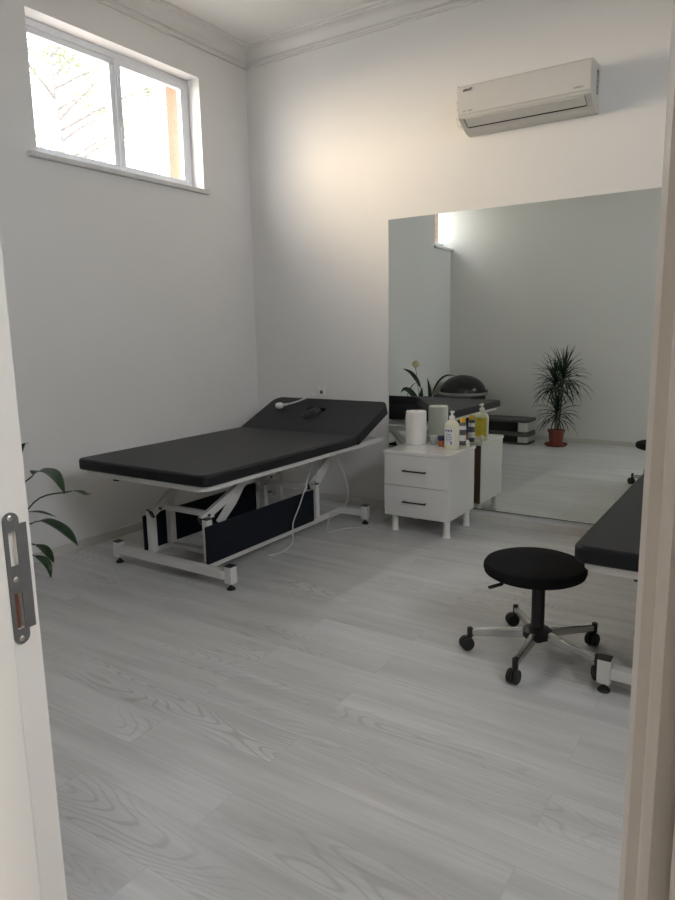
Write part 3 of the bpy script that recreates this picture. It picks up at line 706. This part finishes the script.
jr = empty('cream_jar', (-1.925, 4.235, CT), 'small squat jar with navy lid and orange label beside the pump bottle', 'jar')
MB().lathe([(0, 0), (0.028, 0), (0.030, 0.004), (0.030, 0.042), (0, 0.042)], seg=24).build('body', M['orange'], jr)
MB().lathe([(0, 0.0425), (0.032, 0.0425), (0.032, 0.070), (0.030, 0.073), (0, 0.073)], seg=24).build('lid', M['navy'], jr)
gc = empty('plastic_cup', (-2.005, 4.275, CT), 'small clear plastic cup between the paper roll and the jar', 'cup')
cupm = mat('clear_plastic', (0.75, 0.78, 0.78), 0.1); cupm.node_tree.nodes['Principled BSDF'].inputs['Alpha'].default_value = 0.45
MB().lathe([(0, 0), (0.022, 0), (0.030, 0.065), (0.0285, 0.065), (0.021, 0.002), (0, 0.002)], seg=24).build('body', cupm, gc)
for (nm, x, y, rr, hh, m1, m2, lab, cat) in (
    ('oil_bottle', -1.885, 4.345, 0.016, 0.070, M['bplastic'], M['bplastic'], 'small black bottle at the rear of the cabinet by the mirror', 'bottle'),
    ('cream_tube', -1.766, 4.300, 0.013, 0.042, M['bottle'], M['pump'], 'tiny cream coloured pot behind the yellow-capped can', 'pot'),
    ('tape_roll', -1.930, 4.340, 0.022, 0.030, M['inkblue'], M['grey'], 'low dark roll of tape at the rear of the cabinet', 'tape roll')):
    e_ = empty(nm, (x, y, CT), lab, cat)
    MB().lathe([(0, 0), (rr, 0), (rr, hh*0.72), (rr*0.7, hh*0.78), (0, hh*0.78)], seg=20).build('body', m1, e_)
    MB().lathe([(0, hh*0.785), (rr*0.65, hh*0.785), (rr*0.65, hh), (0, hh)], seg=20).build('cap', m2, e_)

# ------------------------------------------------------------------ rolling stool
SX, SY = -0.782, 2.690
st = empty('rolling_stool', (SX, SY, 0), 'low round black rolling stool with five chrome legs', 'stool')
MB().lathe([(0, 0.348), (0.10, 0.348), (0.190, 0.350), (0.204, 0.358), (0.2085, 0.372), (0.207, 0.386), (0.200, 0.397), (0.180, 0.405), (0.09, 0.410), (0, 0.411)], (-0.020, 0.0, 0), seg=56).build('seat', M['fabric'], st)
MB().box(-0.07, 0.07, -0.07, 0.07, 0.338, 0.3475).build('seat_plate', M['bplastic'], st)
lv = spline([(-0.03, -0.01, 0.339), (-0.08, -0.07, 0.334), (-0.115, -0.115, 0.326), (-0.135, -0.15, 0.318)])
lmb = MB(); lmb.tube(lv, 0.004, 8); lmb.bar((-0.115, -0.12, 0.325), (-0.155, -0.165, 0.315), 0.018, 0.007); lmb.build('lever', M['bplastic'], st)
MB().lathe([(0, 0.30), (0.014, 0.30), (0.014, 0.3375), (0, 0.3375)], seg=20).build('gas_piston', M['chrome'], st)
MB().lathe([(0, 0.118), (0.027, 0.118), (0.027, 0.295), (0.024, 0.2995), (0, 0.2995)], seg=28).build('column_cover', M['bplastic'], st)
MB().lathe([(0, 0.058), (0.030, 0.058), (0.034, 0.070), (0.056, 0.074), (0.060, 0.082), (0.060, 0.104), (0.052, 0.112), (0.034, 0.1175), (0, 0.1175)], seg=32).build('hub', M['bplastic'], st)
for k, A in enumerate((203, 270, 342, 48, 127)):
    a = math.radians(A); d = Vector((math.cos(a), math.sin(a), 0))
    p0 = d*0.056 + Vector((0,0,0.090)); p1 = d*0.270 + Vector((0,0,0.078))
    nrm = Vector((0,0,1)); s_ = d.cross(nrm)
    vs = []
    for (p, w_, h_) in ((p0, 0.026, 0.040), (p1, 0.022, 0.030)):
        for i, j in ((-1,-1),(1,-1),(1,1),(-1,1)): vs.append(p + s_*(i*w_/2) + nrm*(j*h_/2))
    MB()._add(vs, [(3,2,1,0),(4,5,6,7),(0,1,5,4),(1,2,6,5),(2,3,7,6),(3,0,4,7)]).build('leg', M['chrome'], st, bevel=0.004)
    q = d*0.278
    tr = math.radians([225, 265, 300, 250, 215][k]); off = Vector((math.cos(tr), math.sin(tr), 0)); ax_ = off.cross(nrm)
    cm = MB(); cm.lathe([(0, 0.056), (0.0125, 0.056), (0.0125, 0.096), (0.009, 0.099), (0, 0.099)], (q.x, q.y, 0), seg=14)
    wc = q + off*0.014 + Vector((0,0,0.0285))
    hood = []
    for t in range(9):
        b_ = math.radians(-20+200*t/8); hood.append((math.cos(b_)*0.031, math.sin(b_)*0.031))
    hood.append((-0.026, 0.0)); 
    cm.prism(hood, lambda p, t, wc=wc, off=off, ax_=ax_: wc + off*p[0] + nrm*p[1] + ax_*(-0.004+0.008*t))
    cs = cm.build('caster', M['bplastic'], st)
    for sgn in (-1, 1):
        MB().lathe([(0, -0.009), (0.024, -0.009), (0.0285, -0.005), (0.0285, 0.005), (0.024, 0.009), (0, 0.009)], wc + ax_*(0.0140*sgn), seg=24, axis=ax_).build('wheel', M['rubber'], cs)

# ------------------------------------------------------------------ plants
# dracaena by the front wall
DX, DY = -2.20, 0.79
dr_ = empty('potted_dracaena', (DX, DY, 0), 'tall spiky dracaena in a terracotta pot, seen in the mirror', 'potted plant')
MB().lathe([(0, 0.0), (0.115, 0.0), (0.132, 0.020), (0.134, 0.030), (0.127, 0.030), (0.112, 0.010), (0, 0.010)], seg=36).build('saucer', M['terracotta'], dr_)
MB().lathe([(0, 0.0105), (0.072, 0.0105), (0.088, 0.165), (0.099, 0.166), (0.101, 0.192), (0.092, 0.193), (0.086, 0.175), (0, 0.174)], seg=36).build('pot', M['terracotta'], dr_)
MB().lathe([(0, 0.1745), (0.083, 0.1745), (0.07, 0.182), (0, 0.186)], seg=24).build('soil', M['soil'], dr_)
heads = [((0.01, 0.0, 0.18), (0.0, 0.01, 0.42), 0.31, 60, 0.24), ((-0.012, 0.01, 0.18), (-0.03, 0.02, 0.76), 0.36, 76, 0.33), ((0.015, -0.01, 0.18), (0.06, 0.0, 0.84), 0.38, 76, 0.36)]
rnd = random.Random(11)
for (b0, b1, Ln, cnt, spread) in heads:
    b0, b1 = Vector(b0), Vector(b1)
    st_ = MB().tube(spline([b0, b0.lerp(b1, 0.5)+Vector((rnd.uniform(-.012, .012), rnd.uniform(-.012, .012), 0)), b1], 6), 0.009, 8).build('stem', M['bark'], dr_)
    lf = MB()
    for k in range(cnt):
        az = k*2.39996+rnd.uniform(-.2, .2); u = k/cnt; el = math.radians(82-95*u+rnd.uniform(-8, 8)); ln = Ln*rnd.uniform(0.75, 1.1)
        p = b1 + Vector((0, 0, -0.10*u)); d = Vector((math.cos(az)*math.cos(el), math.sin(az)*math.cos(el), math.sin(el)))
        pts = [p.copy()]; wsd = [0.004]; nseg = 8
        for i in range(1, nseg+1):
            d = (d + Vector((0, 0, -1))*(0.05+0.30*(i/nseg)*(0.35+u)*rnd.uniform(.8, 1.2))*0.75).normalized()
            p = p + d*(ln/nseg)
            if p.y+DY < YF+0.03: p.y = YF+0.03-DY
            pts.append(p.copy()); t = i/nseg; wsd.append(0.0085*max(0.06, math.sin(PI*min(1, 0.12+0.88*t))**0.6 if t < 1 else 0.05))
        lf.ribbon(pts, wsd, fold=0.25)
    lf.build('foliage', M['dleaf'], dr_)

# peace lily beside the left jamb
LX, LY = -3.38, 1.90
pl = empty('potted_peace_lily', (LX, LY, 0), 'dark green peace lily with one cream flower, beyond the left door jamb', 'potted plant')
MB().lathe([(0, 0), (0.085, 0), (0.095, 0.01), (0.118, 0.205), (0.125, 0.21), (0.125, 0.225), (0.112, 0.225), (0.106, 0.195), (0, 0.195)], seg=36).build('pot', M['pot'], pl)
MB().lathe([(0, 0.196), (0.104, 0.196), (0.09, 0.205), (0, 0.208)], seg=24).build('soil', M['soil'], pl)
def lily(pts, wid, petiole=None, up_=(0, 0, 1)):
    P = spline(pts, 6); P = [Vector((p.x-LX, p.y-LY, p.z)) for p in P]; n_ = len(P)
    ws_ = [max(0.002, wid*math.sin(PI*(0.04+0.96*i/(n_-1)))**0.8 * (1.15-0.4*i/(n_-1))) if i < n_-1 else 0.001 for i in range(n_)]
    base = Vector((random.uniform(-.03, .03), random.uniform(-.03, .03), 0.20))
    q = P[0]; mid = base.lerp(q, 0.5)+Vector((0, 0, 0.08*(q-base).length/0.4 + 0.02))
    lfm = MB(); lfm.tube(spline([base, mid, q], 6), [0.0045]*12+[0.003], 6); lfm.ribbon(P, ws_, up_, fold=0.22)
    lfm.build('leaf', M['leaf'], pl)
lily([(-3.45,2.16,0.60), (-3.375,2.14,0.627), (-3.236,2.12,0.633), (-3.141,2.1,0.609), (-3.062,2.08,0.553)], 0.042)
lily([(-3.174,2.2,0.531), (-3.11,2.2,0.530), (-3.063,2.2,0.522), (-3.004,2.2,0.534)], 0.020)
lily([(-3.443,2.1,0.401), (-3.33,2.1,0.411), (-3.188,2.1,0.408)], 0.018)
lily([(-3.40,2.1,0.345), (-3.276,2.09,0.370), (-3.133,2.08,0.355), (-3.023,2.06,0.333), (-2.948,2.05,0.300)], 0.036)
lily([(-3.32,2.05,0.245), (-3.256,2.05,0.233), (-3.207,2.05,0.202), (-3.168,2.05,0.17)], 0.028)
lily([(-3.255,2.0,0.208), (-3.195,2.0,0.197), (-3.147,2.0,0.167), (-3.13,2.0,0.109)], 0.026)
lily([(-3.50,2.1,0.64), (-3.464,2.1,0.72), (-3.416,2.1,0.780), (-3.368,2.1,0.794)], 0.018)
lily([(-3.386,2.0,0.738), (-3.436,2.0,0.827), (-3.511,2.0,0.904), (-3.612,2.0,0.947)], 0.024, up_=(0.3, 1, 0.3))
lily([(-3.43,1.9,0.54), (-3.485,1.9,0.60), (-3.562,1.9,0.68), (-3.640,1.9,0.705), (-3.690,1.9,0.66)], 0.032, up_=(0, 1, 0.5))
lily([(-3.425,1.9,0.46), (-3.425,1.9,0.60), (-3.415,1.9,0.735)], 0.036, up_=(0, 1, 0))
lily([(-3.322,1.88,0.50), (-3.324,1.88,0.68), (-3.360,1.88,0.840)], 0.024, up_=(0, 1, 0))
lily([(-3.332,1.8,0.667), (-3.259,1.8,0.794), (-3.161,1.8,0.864), (-3.041,1.8,0.866)], 0.015, up_=(0, 1, 0.4))
for k in range(4):
    a = math.radians(215+k*26)
    c0 = Vector((LX, LY, 0.22)); dd = Vector((math.cos(a), math.sin(a), 0))
    pts = [c0+dd*0.10+Vector((0,0,0.20)), c0+dd*0.18+Vector((0,0,0.26)), c0+dd*0.25+Vector((0,0,0.25)), c0+dd*0.33+Vector((0,0,0.17))]
    pts = [Vector((max(p.x, XL+0.035), p.y, p.z)) for p in pts]
    lily(pts, 0.032)
fm = MB().tube(spline([(-0.01, 0.03, 0.20), (-0.03, 0.08, 0.60), (-0.055, 0.10, 0.86), (-0.072, 0.10, 0.965)], 6), 0.0035, 8).build('flower_stem', M['stemg'], pl)
MB().lathe([(0, 0), (0.008, 0.004), (0.009, 0.05), (0.004, 0.062), (0, 0.064)], (-0.072, 0.100, 0.96), seg=14).build('spadix', M['flower'], fm)
fb = MB()
vs = []; fs = []
for i in range(9):
    t = i/8; wz = 0.036*math.sin(PI*(0.06+0.94*t))**0.7*(1 if i < 8 else 0)+0.0005
    for j in range(7):
        s_ = (j-3)/3; vs.append((-0.074+s_*wz*1.25, 0.086-0.018*(1-s_*s_)+0.004, 0.955+0.085*t))
for i in range(8):
    for j in range(6): a = i*7+j; fs.append((a, a+1, a+8, a+7))
fb._add(vs, fs).build('spathe', M['flower'], fm)

# ------------------------------------------------------------------ exercise gear in the front left corner (seen in the mirror)
def step_platform(z, label, hh):
    s = empty('step_platform', (-2.83, 0.74, z), label, 'aerobic step', 'stacked aerobic steps by the front wall')
    MB().prism(rrect(-0.33, 0.33, -0.17, 0.17, 0.05), lambda p, t: (p[0], p[1], hh-0.040+0.040*t)).build('deck', M['grey'], s, bevel=0.012, segs=3)
    MB().prism(rrect(-0.19, 0.19, -0.150, 0.150, 0.02), lambda p, t: (p[0], p[1], 0.018+(hh-0.0585)*t)).build('body', M['bplastic'], s, bevel=0.004)
    for sx in (-1, 1):
        MB().prism(rrect(min(sx*0.192, sx*0.315), max(sx*0.192, sx*0.315), -0.158, 0.158, 0.03), lambda p, t: (p[0], p[1], 0.0215+(hh-0.062)*t)).build('riser_block', M['stepwhite'], s, bevel=0.004)
    MB().prism(rrect(-0.325, 0.325, -0.165, 0.165, 0.05), lambda p, t: (p[0], p[1], 0.018*t)).build('rubber_base', M['grey'], s, bevel=0.003)
    return s
step_platform(0.0, 'lower of two stacked black and white aerobic steps beside the dracaena', 0.130)
step_platform(0.1302, 'upper of two stacked black and white aerobic steps beside the dracaena', 0.172)
bx = empty('storage_box', (-3.425, 0.80, 0), 'black storage box carrying the dome trainer, hidden behind the table foot', 'box')
MB().prism(rrect(-0.24, 0.24, -0.28, 0.28, 0.02), lambda p, t: (p[0], p[1], 0.545*t)).build('body', M['bplastic'], bx, bevel=0.004)
MB().prism(rrect(-0.245, 0.245, -0.285, 0.285, 0.02), lambda p, t: (p[0], p[1], 0.5455+0.02*t)).build('lid', M['grey'], bx, bevel=0.004)
bo = empty('balance_dome', (-3.385, 0.80, 0.566), 'black half-ball balance trainer with flat base, seen in the mirror behind the table', 'balance trainer')
MB().lathe([(0, 0.0), (0.29, 0.0), (0.305, 0.006), (0.305, 0.030), (0.292, 0.036), (0, 0.036)], seg=48).build('platform', mat('pale_grey_plastic', (0.30, 0.30, 0.29), 0.5), bo)
MB().lathe([(0.285, 0.0365)] + [(0.285*math.cos(t*PI/2/12), 0.0365+0.212*math.sin(t*PI/2/12)) for t in range(1, 12)] + [(0, 0.2485)], seg=48).build('dome', mat('black_shiny_rubber', (0.006, 0.006, 0.007), 0.22), bo)
hnd = [Vector((0.300*math.cos(a), 0.0+0.300*math.sin(a), 0.03+0.03*math.sin((a-5.6)*6))) for a in [5.6+0.05*k for k in range(11)]]
MB().tube(hnd, 0.008, 8).build('grip', M['bplastic'], bo)

# ------------------------------------------------------------------ trees outdoors
def tree(loc, hgt, cr, cz, nl, seed, label, lean=0.0):
    r = random.Random(seed); T = empty('garden_tree', loc, label, 'tree', None)
    tk = MB(); tips = []
    tk.tube(spline([(0,0,0), (0.05, lean*0.3, hgt*0.4), (0.0, lean, hgt)], 8), [0.07-0.06*i/16 for i in range(17)], 8)
    for k in range(26):
        z0 = hgt*(0.35+0.62*k/26); a = r.uniform(0, 2*PI); ln = cr*r.uniform(0.6, 1.1)
        p0 = Vector((0.0, lean*(z0/hgt)**1.5, z0)); p1 = p0+Vector((math.cos(a)*ln*0.5, math.sin(a)*ln*0.5, ln*0.3)); p2 = p0+Vector((math.cos(a)*ln, math.sin(a)*ln, ln*0.55))
        P = spline([p0, p1, p2], 5); tk.tube(P, [0.022*(1-i/len(P))+0.004 for i in range(len(P))], 5)
        tips += P[3:]
        for q in range(4):
            b = P[r.randrange(3, len(P))]; e = b+Vector((r.uniform(-.5, .5), r.uniform(-.5, .5), r.uniform(-.1, .5)))*cr*0.45
            tk.tube([b, b.lerp(e, 0.5)+Vector((0,0,0.02)), e], [0.008, 0.006, 0.003], 4); tips += [b.lerp(e, t/4) for t in range(5)]
    tk.build('trunk', M['obark'], T)
    lf = MB()
    for k in range(nl):
        c_ = r.choice(tips)+Vector((r.gauss(0, .09), r.gauss(0, .09), r.gauss(0, .09))); s_ = r.uniform(0.016, 0.030)
        u = Vector((r.gauss(0,1), r.gauss(0,1), r.gauss(0,1))).normalized(); v = u.orthogonal().normalized()
        lf._add([c_-u*s_*1.3, c_-v*s_*0.6, c_+u*s_*1.3, c_+v*s_*0.6], [(0,1,2,3)])
    lf.build('foliage', M['oleaf'], T)
    return T
tree((-8.2, 6.1, 0.05), 5.4, 1.25, 0, 5200, 5, 'slender leafy garden tree seen through the left window pane', lean=-0.2)
tree((-9.6, 9.75, 0.05), 4.35, 0.55, 0, 1500, 9, 'smaller garden tree at the right edge of the window view')
